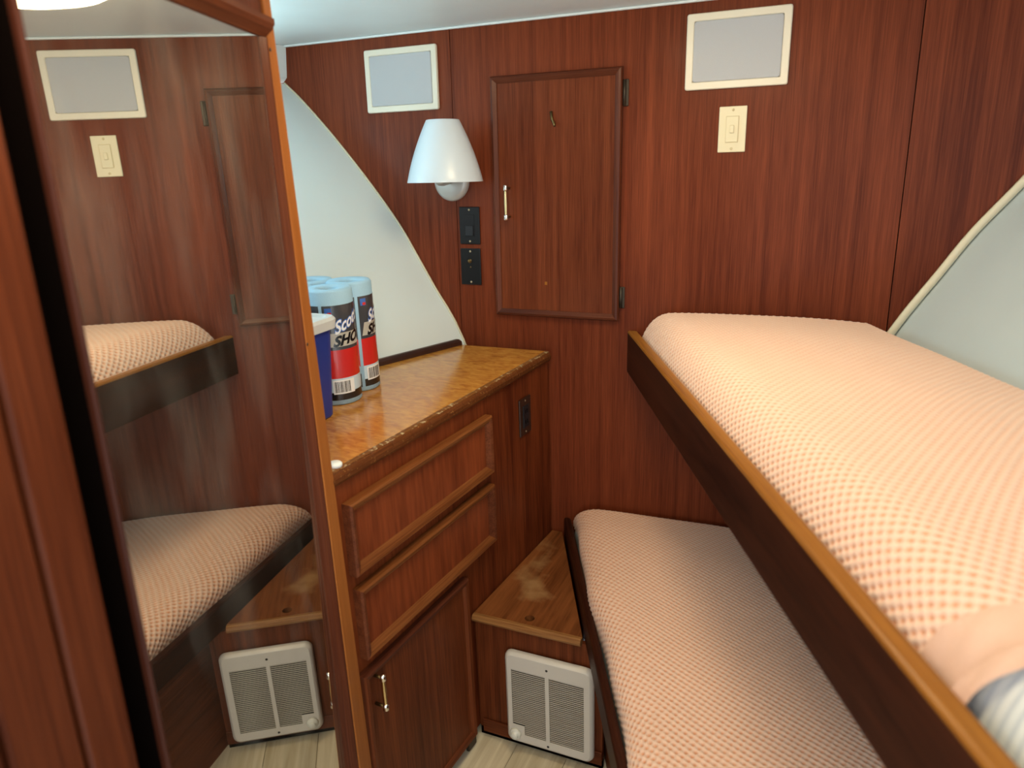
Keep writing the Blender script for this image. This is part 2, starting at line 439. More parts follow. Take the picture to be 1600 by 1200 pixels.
strip_along('trim_2', hR, (12, len(hR)), 0.018, 0.012, 'cream_trim', 'cream double piping where the pale grey liner meets the bulkhead', dx=-1)
# porthole in the left hull side, lighting the counter and the ceiling above it
pw = thing('window_1', 'rectangular hull port with white frame above the counter, behind the mirrored wardrobe', 'window', kind='structure')
def hx(sec, z, flare, sgn, y):
    zs = [p[1] for p in sec]; xs = [p[0] for p in sec]
    return float(np.interp(z, zs, xs))+sgn*flare*(-y)
py0, py1, pz0, pz1 = PORT[0]-0.02, PORT[1]+0.03, PORT[2]-0.03, PORT[3]+0.03
q = [(hx(hL, z, FL, -1, y)-0.03, y, z) for y, z in ((py0, pz0), (py1, pz0), (py1, pz1), (py0, pz1))]
from_py('pane', q, [(0, 1, 2, 3)], 'port_daylight', pw)
qi = [(hx(hL, z, FL, -1, y)+0.004, y, z) for y, z in ((py0, pz0), (py1, pz0), (py1, pz1), (py0, pz1))]
for k in range(4):
    tube('frame_rail', [qi[k], qi[(k+1) % 4]], 0.014, 'white_ceiling', pw, 10)

# ceiling and its edge lip
ce = box('ceiling', -2.9, 2.1, Y_AFT, 0.02, CEIL, CEIL+0.03, 'white_ceiling', bevel=0); tag(ce, 'smooth white overhead panel above the mahogany bulkhead', 'ceiling', kind='structure')
lip = box('trim_3', -1.70, 0.66, -0.012, -0.0005, CEIL-0.007, CEIL-0.0005, 'white_ceiling', bevel=0.003); tag(lip, 'slim white lip between overhead and bulkhead', 'trim', kind='structure')
# white beam-shelf where the left hull meets the overhead
V = []
for y in (0.0-0.001, -2.7):
    s = -FL*(-y)
    V += [(-1.698+s, y, CEIL-0.001), (-1.706+s, y, H0+0.318), (-1.722+s, y, H0+0.303), (-1.85+s, y, H0+0.303), (-1.85+s, y, CEIL-0.001)]
bs = from_py('trim_4', V, [(0,1,2,3,4),(5,6,7,8,9)]+[(i, (i+1) % 5, 5+(i+1) % 5, 5+i) for i in range(5)], 'white_ceiling')
tag(bs, 'white boxed shelf edge under the overhead at the top of the hull liner', 'trim', kind='structure')
# floor planks
fl = thing('floor', 'pale oak-look vinyl plank cabin sole', 'floor', mat=TILT, kind='structure')
box('subfloor', -2.0, 1.2, Y_AFT, 0.0, -0.05, -0.006, 'shadow_gap', fl, bevel=0)
pme = None
pw_, pl_ = 0.148, 1.22
for i in range(-9, 7):
    for j in range(3):
        x = i*pw_+0.03; y = -j*pl_-((i*0.37) % 1.0)*pl_+0.55
        y0, y1 = max(y-pl_, Y_AFT), min(y, -0.01)
        if y1-y0 < 0.05: continue
        if y1-y0 > pl_-0.001:
            if pme is None:
                o = box('plank', 0.0006, pw_-0.0006, -pl_+0.0006, -0.0006, -0.006, 0.0, 'vinyl_plank', fl, bevel=0.0008, seg=1); pme = o.data
            else:
                o = bpy.data.objects.new('plank', pme); COL.objects.link(o); o.parent = fl
        else:
            o = box('plank', 0.0006, pw_-0.0006, -(y1-y0)+0.0006, -0.0006, -0.006, 0.0, 'vinyl_plank', fl, bevel=0.0008, seg=1)
        o.location = (x, y1, 0)

# ------------------------------------------------------------------ ceiling lamp (seen in the mirror)
LX, LY = -0.41, -0.745
lamp = thing('ceiling_lamp', 'round warm glowing dome lamp on the white overhead, seen in the mirror', 'lamp', (LX, LY, CEIL))
def dome_lamp(root):
    lathe('base_ring', [(0.02, -0.001), (0.180, -0.001), (0.182, -0.010), (0.176, -0.015), (0.02, -0.015)], 'cream_plastic', root)
    lathe('dome', [(0.168, -0.0155), (0.170, -0.032), (0.163, -0.044), (0.145, -0.054), (0.110, -0.062), (0.07, -0.067), (0.03, -0.069), (0.001, -0.0695)], 'lamp_dome', root)
dome_lamp(lamp)
# second dome added over the aisle, out of view, to brighten the lower bunk
dome_lamp(thing('ceiling_lamp', 'added warm dome light on the overhead above the aisle, unseen, brightening the lower bunk', 'lamp', (-0.36, -1.72, CEIL)))

# ------------------------------------------------------------------ dresser (local X runs aft along its face, Y out into the room)
u = np.array([-0.08, -1.0, -TAU]); u /= np.linalg.norm(u); vn = np.array([-u[1], u[0], 0.0]); vn /= np.linalg.norm(vn)
uz = np.cross(u, vn); DORG = np.array([-0.787, 0, 0])
DM = frame(DORG, u, vn, uz)
def dface(px, out=0.0):
    d = on_plane(px, DORG+vn*out, vn)-DORG; return float(d@u), float(d@uz)
def drect(tl, tr, br, bl, out=0.0):
    a, b, c, d = (dface(p, out) for p in (tl, tr, br, bl))
    return (b[0]+c[0])/2, (a[0]+d[0])/2, (c[1]+d[1])/2, (a[1]+b[1])/2
CT = H0-0.53                                # counter top height
DEND = 0.990
dr = thing('built_in_dresser', 'built-in mahogany dresser with two drawers and a cupboard door under the burl counter', 'dresser', mat=DM)
box('carcass', 0.004, DEND, -0.055, 0.0, 0.030, CT-0.031, 'cabinet_face', dr, bevel=0.001)
box('toe_kick', 0.56, DEND, -0.06, -0.02, 0.0, 0.029, 'dark_batten', dr, bevel=0)
box('corner_cap', 0.548, 0.590, 0.0005, 0.012, 0.004, 0.034, 'hinge_bronze', dr, bevel=0.003)
FP = [(0.0, 0.0), (0.0, 0.020), (0.004, 0.024), (0.012, 0.022), (0.020, 0.014), (0.024, 0.011), (0.024, 0.0)]
def drawer(x0, x1, z0, z1, nm, lab):
    d = box(nm, x0+0.010, x1-0.010, 0.001, 0.012, z0+0.010, z1-0.010, 'drawer_panel', dr, bevel=0.001)
    d['label'] = lab
    for o in frame_mouldings(d, x0, x1, z0, z1, 0.001, FP, ['moulding_pale', 'moulding_wood', 'moulding_pale', 'moulding_wood']): pass
    return d
d1 = drect((530, 788), (757, 648), (762, 735), (548, 898))
d2 = drect((546, 920), (762, 757), (766, 838), (567, 1028))
d3 = drect((565, 1048), (718, 905), (740, 1128), (600, 1250))
d1 = (d1[0], min(d1[1], DEND+0.006), d1[2], d1[3]); d2 = (d2[0], min(d2[1], DEND+0.004), d2[2], d2[3])
drawer(*d1, 'drawer', 'upper drawer front with lighter top edge')
drawer(*d2, 'drawer', 'lower drawer front with moulded edge')
dx0, dx1, dz0, dz1 = d3[0], DEND-0.006, 0.042, (dface((565, 1048))[1]+dface((718, 905))[1])/2
dd = box('cupboard_door', dx0+0.010, dx1-0.010, 0.001, 0.012, dz0+0.010, dz1-0.010, 'mahogany_z', dr, bevel=0.001)
FPD = [(0.0, 0.0), (0.0, 0.018), (0.004, 0.021), (0.014, 0.019), (0.019, 0.011), (0.019, 0.0)]
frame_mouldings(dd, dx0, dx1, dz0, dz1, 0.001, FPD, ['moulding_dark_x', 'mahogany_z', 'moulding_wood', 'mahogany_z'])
def pull(parent, x, z0, z1, y, sg, name='handle'):
    """Bar pull on two posts: brass bar, chrome ends."""
    so = 0.028*sg
    h = tube(name, [(x, y+so, z0), (x, y+so, z0+0.012), (x, y+so, (z0+z1)/2), (x, y+so, z1-0.012), (x, y+so, z1)], [0.0045, 0.004, 0.0052, 0.004, 0.0045], 'brass', parent, 10)
    for z in (z0+0.006, z1-0.006):
        tube('post', [(x, y, z), (x, y+so, z)], 0.0038, 'brass_dark', h, 8)
    for a, b in ((z0-0.004, z0+0.014), (z1-0.014, z1+0.004)):
        tube('end_cap', [(x, y+so, a), (x, y+so, a+0.003), (x, y+so, (a+b)/2), (x, y+so, b-0.003), (x, y+so, b)], [0.004, 0.0072, 0.0062, 0.0072, 0.004], 'chrome', h, 10)
    return h
ph, pl2 = dface((598, 1056), 0.04), dface((603, 1108), 0.04)
pull(dd, (ph[0]+pl2[0])/2, pl2[1], ph[1], 0.0125, 1)
oc = drect((808, 628), (826, 618), (828, 670), (812, 682)); ox, oz = (oc[0]+oc[1])/2, (oc[2]+oc[3])/2
ot = box('outlet_plate', ox-0.035, ox+0.035, 0.0005, 0.006, oz-0.057, oz+0.057, 'brown_plate', dr, bevel=0.002)
box('socket_face', ox-0.018, ox+0.018, 0.006, 0.0085, oz-0.034, oz+0.034, 'black_rocker', ot, bevel=0.002)
for z in (oz-0.048, oz+0.048): lathe('screw', [(0.0001, 0.0), (0.0035, 0.0), (0.003, 0.0012), (0.0001, 0.0015)], 'screw_brass', ot, 10, (ox, 0.0061, z), 'Y')
for z in (oz-0.016, oz+0.016):
    for x in (ox-0.007, ox+0.004): box('slot', x, x+0.003, 0.0086, 0.0092, z-0.006, z+0.006, 'shadow_gap', ot, bevel=0)

# counter with worn wooden nosing
ct = thing('counter_top', 'glossy orange burl-look counter with chipped wooden front edge', 'counter', mat=DM)
def on_ct(px):
    d = on_plane(px, DORG+uz*CT, uz)-DORG; return float(d@u), float(d@vn)
def ct_frame(px_or_xy):
    x, y = px_or_xy; o = DORG+u*x+vn*y+uz*CT
    ey = np.array([0, 1.0, TAU]); ey /= np.linalg.norm(ey); ex = np.array([1.0, 0, 0]); return frame(o, ex, ey, np.cross(ex, ey))
def scaled(x, y):
    """Point on the dipping counter seen along the same line as (x, y) on a level one 0.53 below the eye."""
    p = np.array([x, y, H0-0.53]); v = p-CAM; o = DORG+uz*CT
    return CAM+v*(((o-CAM)@uz)/(v@uz))
def to_loc(p):
    d = np.array([p[0]+0.787, p[1], 0.0]); return float(d@u), float(d@vn)
back = [to_loc((-1.098+FL*y+0.004, y)) for y in (-0.002, -0.4, -0.8, -1.14)]
poly = [(0.002, -0.008), (DEND+0.003, -0.008), (DEND+0.022, -0.06), (1.165, -0.40)]+[(back[3][0], back[3][1]+0.006)]+[(b[0], b[1]+0.006) for b in back[2::-1]]
n = len(poly)
from_py('laminate', [(x, y, CT) for x, y in poly]+[(x, y, CT-0.028) for x, y in poly], [tuple(range(n)), tuple(range(n, 2*n))]+[(i, (i+1) % n, n+(i+1) % n, n+i) for i in range(n)], 'burl_laminate', ct)
prof = [(-0.0078, CT-0.0285), (-0.0078, CT-0.001), (0.0, CT-0.0005), (0.006, CT-0.004), (0.011, CT-0.012), (0.011, CT-0.022), (0.007, CT-0.0285)]
rings = []
for k in range(0, 201):
    x = 0.002+k*0.005
    w = 0.0002*math.sin(k*1.7)+0.0003*math.sin(k*0.21+1)
    chip = 0.0009 if (k*7919 % 29) < 3 and k > 30 else 0
    rings.append([(x, y-(w+chip if 1 < i < 5 else 0), z-(chip*0.7 if i in (2, 3) else 0)) for i, (y, z) in enumerate(prof)])
loft('nosing', rings, 'nosing_wood', ct)
rings = []
for k in range(0, 401):
    x = 0.003+k*0.0025; j = 0.0012*math.sin(k*2.3)+0.0010*math.sin(k*0.77+2)
    rings.append([(x, -0.0076, CT+0.0001), (x, -0.0076+j*0.5, CT+0.0007), (x, 0.0005, CT+0.0004), (x, 0.0040+j, CT-0.0012), (x, 0.0036+j, CT-0.0020), (x, -0.002, CT-0.0002)])
loft('worn_edge', rings, 'worn_edge', ct)
# dark batten along the hull
ba = thing('trim_5', 'dark brown batten where the counter meets the hull liner', 'trim', mat=DM, kind='structure')
b0, b1 = to_loc((-1.098+0.006, -0.003)), to_loc((-1.098+FL*-0.85+0.006, -0.85))
loft('batten', [[(b[0], b[1]+dy, CT+z) for dy, z in ((-0.006, 0.0005), (0.010, 0.0005), (0.009, 0.012), (-0.001, 0.018), (-0.012, 0.018))] for b in (b0, b1)], 'dark_batten', ba)

# ------------------------------------------------------------------ things on the counter
PA, PB = scaled(-1.1018, -0.6643), scaled(-1.1227, -0.5520)
pk = thing('paper_towel_pack', 'shrink-wrapped pack of light blue shop towel rolls standing on the counter', 'paper towels', mat=ct_frame((float((PA-DORG)@u), float((PA-DORG)@vn))))
RR, RH = 0.0585, 0.288
mz = Matrix
def roll(cx, cy):
    prof = [(0.021, 0.004), (RR-0.004, 0.0), (RR, 0.004), (RR, RH-0.006), (RR-0.005, RH), (0.024, RH-0.002), (0.021, RH-0.006), (0.021, RH-0.05)]
    r = lathe('towel_roll', prof, 'towel_blue', pk, 48, (cx, cy, 0.0005))
    lathe('core', [(0.0205, RH-0.051), (0.0208, RH-0.008), (0.019, RH-0.008), (0.0187, RH-0.051)], 'towel_core', r, 24, (cx, cy, 0.0005))
    return r
def patch(par, cx, cy, a0, a1, z0, z1, off, mat, name, skew=0.0):
    n = max(2, int(abs(a1-a0)/math.radians(4))); V, Fc = [], []
    for i in range(n+1):
        a = a0+(a1-a0)*i/n; t = i/n-0.5
        for r in (RR+off, RR+off-0.0002):
            for z in (z0, z1):
                aa = a + (skew if z == z1 else 0)
                V.append((cx+r*math.cos(aa), cy+r*math.sin(aa), z))
    for i in range(n):
        b = i*4; c = b+4
        Fc += [(b, c, c+1, b+1), (b+2, b+3, c+3, c+2), (b, b+2, c+2, c), (b+1, c+1, c+3, b+3)]
    Fc += [(0, 1, 3, 2), (n*4, n*4+2, n*4+3, n*4+1)]
    return from_py(name, V, Fc, mat, par)
def text_mesh(txt, size, shear, bold=0.0):
    cu = bpy.data.curves.new('lettering', 'FONT'); cu.body = txt; cu.size = size; cu.shear = shear; cu.offset = bold
    cu.align_x = 'CENTER'; cu.align_y = 'CENTER'; cu.resolution_u = 3
    o = bpy.data.objects.new('lettering', cu); COL.objects.link(o)
    bpy.context.view_layer.update()
    me = bpy.data.meshes.new_from_object(o.evaluated_get(bpy.context.evaluated_depsgraph_get()))
    bpy.data.objects.remove(o); bpy.data.curves.remove(cu)
    bm = bmesh.new(); bm.from_mesh(me)
    bmesh.ops.triangulate(bm, faces=bm.faces); bmesh.ops.subdivide_edges(bm, edges=[e for e in bm.edges if e.calc_length() > 0.004], cuts=1, use_grid_fill=False)
    bm.to_mesh(me); bm.free()
    return me
def lettering(par, cx, cy, txt, size, shear, ac, zc, off, mat, bold=0.0, tilt=0.0, sx=1.0):
    me = text_mesh(txt, size, shear, bold)
    for v in me.vertices:
        x, y = v.co.x*sx, v.co.y+v.co.x*tilt
        a = ac+x/RR
        v.co = (cx+(RR+off)*math.cos(a), cy+(RR+off)*math.sin(a), zc+y)
    return link('lettering', me, mat, par)
D2 = (float(PB[0]-PA[0]), float(PB[1]-PA[1])); D1 = (-D2[1], D2[0])
rolls = [(0, 0), D2, D1, (D1[0]+D2[0], D1[1]+D2[1])]
for k, (cx, cy) in enumerate(rolls):
    r = roll(cx, cy)
    if k > 1: continue
    toc = math.atan2(CAM[1]-(PA[1]+cy), CAM[0]-(PA[0]+cx))       # printed side turned to the room
    ac = toc+(0.30 if k == 0 else 0.95)
    A = lambda d: ac+math.radians(d)
    patch(r, cx, cy, A(-36), A(66), 0.142, 0.252, 0.0006, 'label_grey', 'label_band')
    patch(r, cx, cy, A(-36), A(66), 0.070, 0.1418, 0.0006, 'label_red', 'label_band')
    patch(r, cx, cy, A(-36), A(66), 0.034, 0.0698, 0.0006, 'label_blue', 'label_band')
    patch(r, cx, cy, A(-36), A(66), 0.014, 0.0338, 0.0006, 'label_black', 'label_band')
    patch(r, cx, cy, A(-78), A(-44), 0.142, 0.252, 0.0006, 'label_grey', 'label_band')
    patch(r, cx, cy, A(-78), A(-44), 0.070, 0.1418, 0.0006, 'label_red', 'label_band')
    patch(r, cx, cy, A(-78), A(-44), 0.014, 0.050, 0.0006, 'label_black', 'label_band')
    patch(r, cx, cy, A(-32), A(62), 0.150, 0.184, 0.0010, 'label_silver', 'word_band', skew=math.radians(8))
    lettering(r, cx, cy, 'Scott', 0.043, 0.20, A(24), 0.208, 0.0009, 'label_royal', 0.0030, 0.34, 0.80)
    lettering(r, cx, cy, 'Scott', 0.043, 0.20, A(24), 0.208, 0.0013, 'label_white', 0.0010, 0.34, 0.80)
    lettering(r, cx, cy, 'SHOP', 0.034, 0.35, A(26), 0.167, 0.0014, 'label_black', 0.0016, 0.14, 1.05)
    patch(r, cx, cy, A(-28), A(26), 0.030, 0.066, 0.0012, 'label_white', 'barcode')
    xb = -24.0
    for q_ in range(14):
        w = (1.0, 2.0, 1.4, 0.9)[q_ % 4]
        patch(r, cx, cy, A(xb), A(xb+w), 0.034, 0.062, 0.0016, 'label_black', 'barcode_bar'); xb += w+(1.3, 2.0, 1.1)[q_ % 3]
    patch(r, cx, cy, A(-30), A(-14), 0.228, 0.246, 0.0010, 'label_royal', 'flag_badge')
    patch(r, cx, cy, A(-24), A(-15), 0.229, 0.236, 0.0014, 'label_red', 'flag_badge')

bn = thing('storage_bin', 'blue plastic bin with pale grey lid on the counter behind the mirror post', 'bin', mat=ct_frame(on_ct((527, 648))))
def rrect(x0, x1, y0, y1, r, z, k=5):
    out = []
    for cx, cy, a in ((x1-r, y1-r, 0), (x0+r, y1-r, 90), (x0+r, y0+r, 180), (x1-r, y0+r, 270)):
        for i in range(k+1):
            t = math.radians(a+90*i/k); out.append((cx+r*math.cos(t), cy+r*math.sin(t), z))
    return out
loft('tub', [rrect(-0.200, -0.004, -0.230, -0.004, 0.022, 0.001), rrect(-0.204, 0.0, -0.234, 0.0, 0.024, 0.006), rrect(-0.214, 0.012, -0.246, 0.010, 0.026, 0.215)], 'bin_blue', bn, smooth=False)
loft('lid', [rrect(-0.222, 0.022, -0.254, 0.018, 0.028, 0.2155), rrect(-0.224, 0.024, -0.256, 0.020, 0.028, 0.236), rrect(-0.219, 0.019, -0.251, 0.015, 0.026, 0.243),
             rrect(-0.208, 0.008, -0.240, 0.004, 0.024, 0.243), rrect(-0.204, 0.004, -0.236, 0.0, 0.022, 0.237)], 'lid_white', bn)
sc = thing('white_cap', 'tiny white cap lying on the counter edge by the mirror post', 'cap', mat=ct_frame(on_ct((524, 729))))
lathe('rim', [(0.001, 0.0006), (0.014, 0.0006), (0.0145, 0.006), (0.012, 0.009), (0.001, 0.0095)], 'paper_white', sc, 20)

# ------------------------------------------------------------------ step box with wall heater
ST = H0-1.145
YF = -0.508
sb = thing('step_box', 'worn triangular mahogany step box with finger hole beside the lower bunk', 'step', mat=TILT)
bdir = np.array([0.4147, -0.9100, 0.0]); bnr = np.array([0.9100, 0.4147, 0.0])
LB0 = np.array([-0.748, 0.0])               # lower bunk board, outer face at the bulkhead
def lb_x(y): return LB0[0]+(-y)*0.468
def dr_x(y): return -0.787+0.08*y+0.003
top = [(dr_x(-0.003), -0.003), (lb_x(-0.003)-0.003, -0.003), (lb_x(YF)-0.003, YF), (dr_x(YF), YF)]
hole = on_plane((827.7, 966), TZ*ST, TZ); hole = np.array([hole[0], hole@TY])
def disc_hole(name, poly, z1, z0, c, r, mat, parent, seg=24):
    bm = bmesh.new()
    ov = [bm.verts.new((x, y, z1)) for x, y in poly]; hv = [bm.verts.new((c[0]+r*math.cos(2*math.pi*k/seg), c[1]+r*math.sin(2*math.pi*k/seg), z1)) for k in range(seg)]
    ed = [bm.edges.new((ov[i], ov[(i+1) % len(ov)])) for i in range(len(ov))]+[bm.edges.new((hv[i], hv[(i+1) % seg])) for i in range(seg)]
    bmesh.ops.triangle_fill(bm, use_beauty=True, use_dissolve=False, edges=ed)
    for f in list(bm.faces):
        if math.hypot(f.calc_center_median().x-c[0], f.calc_center_median().y-c[1]) < r*0.7: bm.faces.remove(f)
    ex = bmesh.ops.extrude_face_region(bm, geom=bm.faces[:])
    for v in [e for e in ex['geom'] if isinstance(e, bmesh.types.BMVert)]: v.co.z = z0
    return from_bm(name, bm, mat, parent)
disc_hole('lid', top, ST, ST-0.018, hole, 0.0135, 'step_wood', sb)
fx0, fx1 = dr_x(YF), lb_x(YF)-0.003
fxp = fx1+0.055                             # the panel runs on under the bunk board
pr = [(0.0, -0.019), (0.0, -0.0005), (-0.010, 0.001), (-0.017, -0.003), (-0.020, -0.010), (-0.017, -0.017), (-0.010, -0.020)]
loft('nosing', [[(x, YF+a, ST+b) for a, b in pr] for x in (fx0, fx1)], 'step_nose', sb, smooth=False)
box('front_panel', fx0, fxp, YF, YF+0.016, 0.030, ST-0.021, 'mahogany_z', sb, bevel=0.001)
box('baseboard', fx0+0.012, fxp, YF-0.006, YF-0.0005, 0.018, 0.062, 'mahogany_x', sb, bevel=0.002)
box('toe_gap', fx0, fxp, YF+0.004, YF+0.012, 0.0, 0.029, 'shadow_gap', sb, bevel=0)

HY = YF-0.024                               # heater front plane
def on_h(px):
    p = on_plane(px, TY*HY, TY); return np.array([p[0], HY, p@TZ])
c_tl, c_tr, c_br, c_bl = on_h((787, 1017)), on_h((922, 1051)), on_h((930, 1203)), on_h((791, 1151))
hx0, hx1 = (c_tl[0]+c_bl[0])/2, (c_tr[0]+c_br[0])/2
hz1, hz0 = (c_tl[2]+c_tr[2])/2, (c_br[2]+c_bl[2])/2
hz0 = max(hz0, 0.03)
he = thing('wall_heater', 'almond enamel fan heater with louvred grilles and white knob on the step box', 'heater', mat=TILT@Matrix.Translation((hx0, HY, hz0)))
W, Hh = hx1-hx0, hz1-hz0
gx = [on_h(p)[0]-hx0 for p in ((798, 1043), (851, 1060), (857, 1062), (912, 1078))]
gz1, gz0 = on_h((856, 1060))[2]-hz0, on_h((858, 1160))[2]-hz0
kx, kz = on_h((806, 1145))[0]-hx0, on_h((806, 1145))[2]-hz0
# cover: a pan with rounded corners and grille openings, made of a back rim and a front plate ring
def pan():
    rings = []
    D = YF-0.0075-HY
    for ins, y in ((0.0, D), (0.0, 0.012), (0.003, 0.004), (0.009, 0.0)):
        rings.append([(a, y, b) for a, b, _ in rrect(ins, W-ins, ins, Hh-ins, 0.022-ins*0.6, 0, 5)])
    return loft('cover', rings, 'heater_enamel', he, cap=False, smooth=True)
cov = pan()
# front plate with two openings (knob corner kept solid)
kz_top = kz+0.030; kx_r = kx+0.027
def plate():
    bm = bmesh.new()
    def loop(pts):
        vs = [bm.verts.new((a, 0.0, b)) for a, b in pts]
        return [bm.edges.new((vs[i], vs[(i+1) % len(vs)])) for i in range(len(vs))]
    outer = [(a, b) for a, b, _ in rrect(0.009, W-0.009, 0.009, Hh-0.009, 0.0166, 0, 5)]
    h1 = [(gx[0], gz1), (gx[1], gz1), (gx[1], gz0), (kx_r, gz0), (kx_r, kz_top), (gx[0], kz_top)]
    h2 = [(gx[2], gz1), (gx[3], gz1), (gx[3], gz0), (gx[2], gz0)]
    ed = loop(outer)+loop(h1)+loop(h2)
    bmesh.ops.triangle_fill(bm, use_beauty=True, use_dissolve=False, edges=ed)
    def inside(p, poly):
        x, z = p; r = False
        for i in range(len(poly)):
            (x1, z1), (x2, z2) = poly[i], poly[i-1]
            if (z1 > z) != (z2 > z) and x < (x2-x1)*(z-z1)/(z2-z1)+x1: r = not r
        return r
    for f in list(bm.faces):
        c = f.calc_center_median()
        if inside((c.x, c.z), h1) or inside((c.x, c.z), h2): bm.faces.remove(f)
    ex = bmesh.ops.extrude_face_region(bm, geom=bm.faces[:])
    for v in [e for e in ex['geom'] if isinstance(e, bmesh.types.BMVert)]: v.co.y = 0.0015
    return from_bm('front_plate', bm, 'heater_enamel', he)
plate()
box('inner_back', 0.012, W-0.012, 0.013, 0.0145, 0.012, Hh-0.012, 'heater_dark', he, bevel=0)
ns = 34; smesh = {}
for side in (0, 1):
    for k in range(ns):
        z = gz0+(gz1-gz0)*(k+0.5)/ns
        a, b = gx[2*side], gx[2*side+1]
        if side == 0 and z < kz_top: a = kx_r
        key = (side, a)
        if key not in smesh:
            o = loft('louvre', [[(x, 0.0018, -0.0013), (x, 0.0018, 0.0011), (x, 0.0046, 0.0002), (x, 0.0046, -0.0016)] for x in (a+0.0002, b-0.0002)], 'heater_slat', he); smesh[key] = o.data
        else:
            o = bpy.data.objects.new('louvre', smesh[key]); COL.objects.link(o); o.parent = he
        o.location = (0, 0, z)
kn = lathe('knob', [(0.0001, -0.017), (0.0085, -0.017), (0.010, -0.015), (0.0105, -0.009), (0.014, -0.009), (0.0165, -0.005), (0.017, -0.0005), (0.0001, -0.0005)], 'knob_white', he, 28, (kx, 0, kz), 'Y')
for xx, zz in (((gx[1]+gx[2])/2, Hh-0.030), ((gx[1]+gx[2])/2, 0.018)):
    lathe('screw', [(0.0001, -0.0018), (0.003, -0.0015), (0.0036, -0.0003), (0.0001, -0.0003)], 'dust_screw', he, 10, (xx, 0, zz), 'Y')

# ------------------------------------------------------------------ bunks
def bunk_frame(x0, slope=0.4557):
    d = np.array([slope, -1.0, 0.0]); d /= np.linalg.norm(d); return frame((x0, 0, 0), d, (-d[1], d[0], 0), (0, 0, 1))
def board(root, y0, y1, z0, z1, L, mat, name, rnd=0.0, clear=0.002):
    """Board along the bunk, its far end cut to the bulkhead."""
    if rnd > 0:
        sec = [(y0, z0), (y0, z1-rnd), (y0+rnd*0.3, z1-rnd*0.3), (y0+rnd, z1), (y1-rnd, z1), (y1-rnd*0.3, z1-rnd*0.3), (y1, z1-rnd), (y1, z0)]
    else:
        sec = [(y0, z0), (y0, z1), (y1, z1), (y1, z0)]
    return loft(name, [[(y*0.4557+clear, y, z) for y, z in sec]]+[[(y*0.4557*0+L, y, z) for y, z in sec]], mat, root)
UB0 = -0.546
BZ0, BZ1 = H0-0.580, H0-0.455
BL = 2.05
ubk = thing('upper_bunk', 'upper bunk frame with dark mahogany lee board and amber worn top edge', 'bunk', mat=bunk_frame(UB0))
board(ubk, 0.0, 0.026, BZ0, BZ1-0.0072, BL, 'board_dark', 'lee_board')
board(ubk, -0.0004, 0.0264, BZ1-0.0070, BZ1, BL, 'amber_edge', 'top_edge', rnd=0.005)
board(ubk, 0.0265, 0.575, BZ0+0.012, BZ0+0.030, BL, 'board_dark', 'bunk_bottom')
lbk = thing('lower_bunk', 'lower bunk frame with dark rounded board beside the step box', 'bunk', mat=bunk_frame(LB0[0], 0.468))
LZ1 = H0-1.095
board(lbk, 0.0, 0.022, LZ1-0.075, LZ1, BL, 'board_dark', 'lee_board', rnd=0.008, clear=0.006)
board(lbk, 0.060, 0.075, -0.05, LZ1-0.0755, BL, 'mahogany_x', 'fascia', clear=0.006)
board(lbk, 0.0225, 0.560, LZ1-0.075, LZ1-0.060, BL, 'board_dark', 'bunk_bottom', clear=0.010)

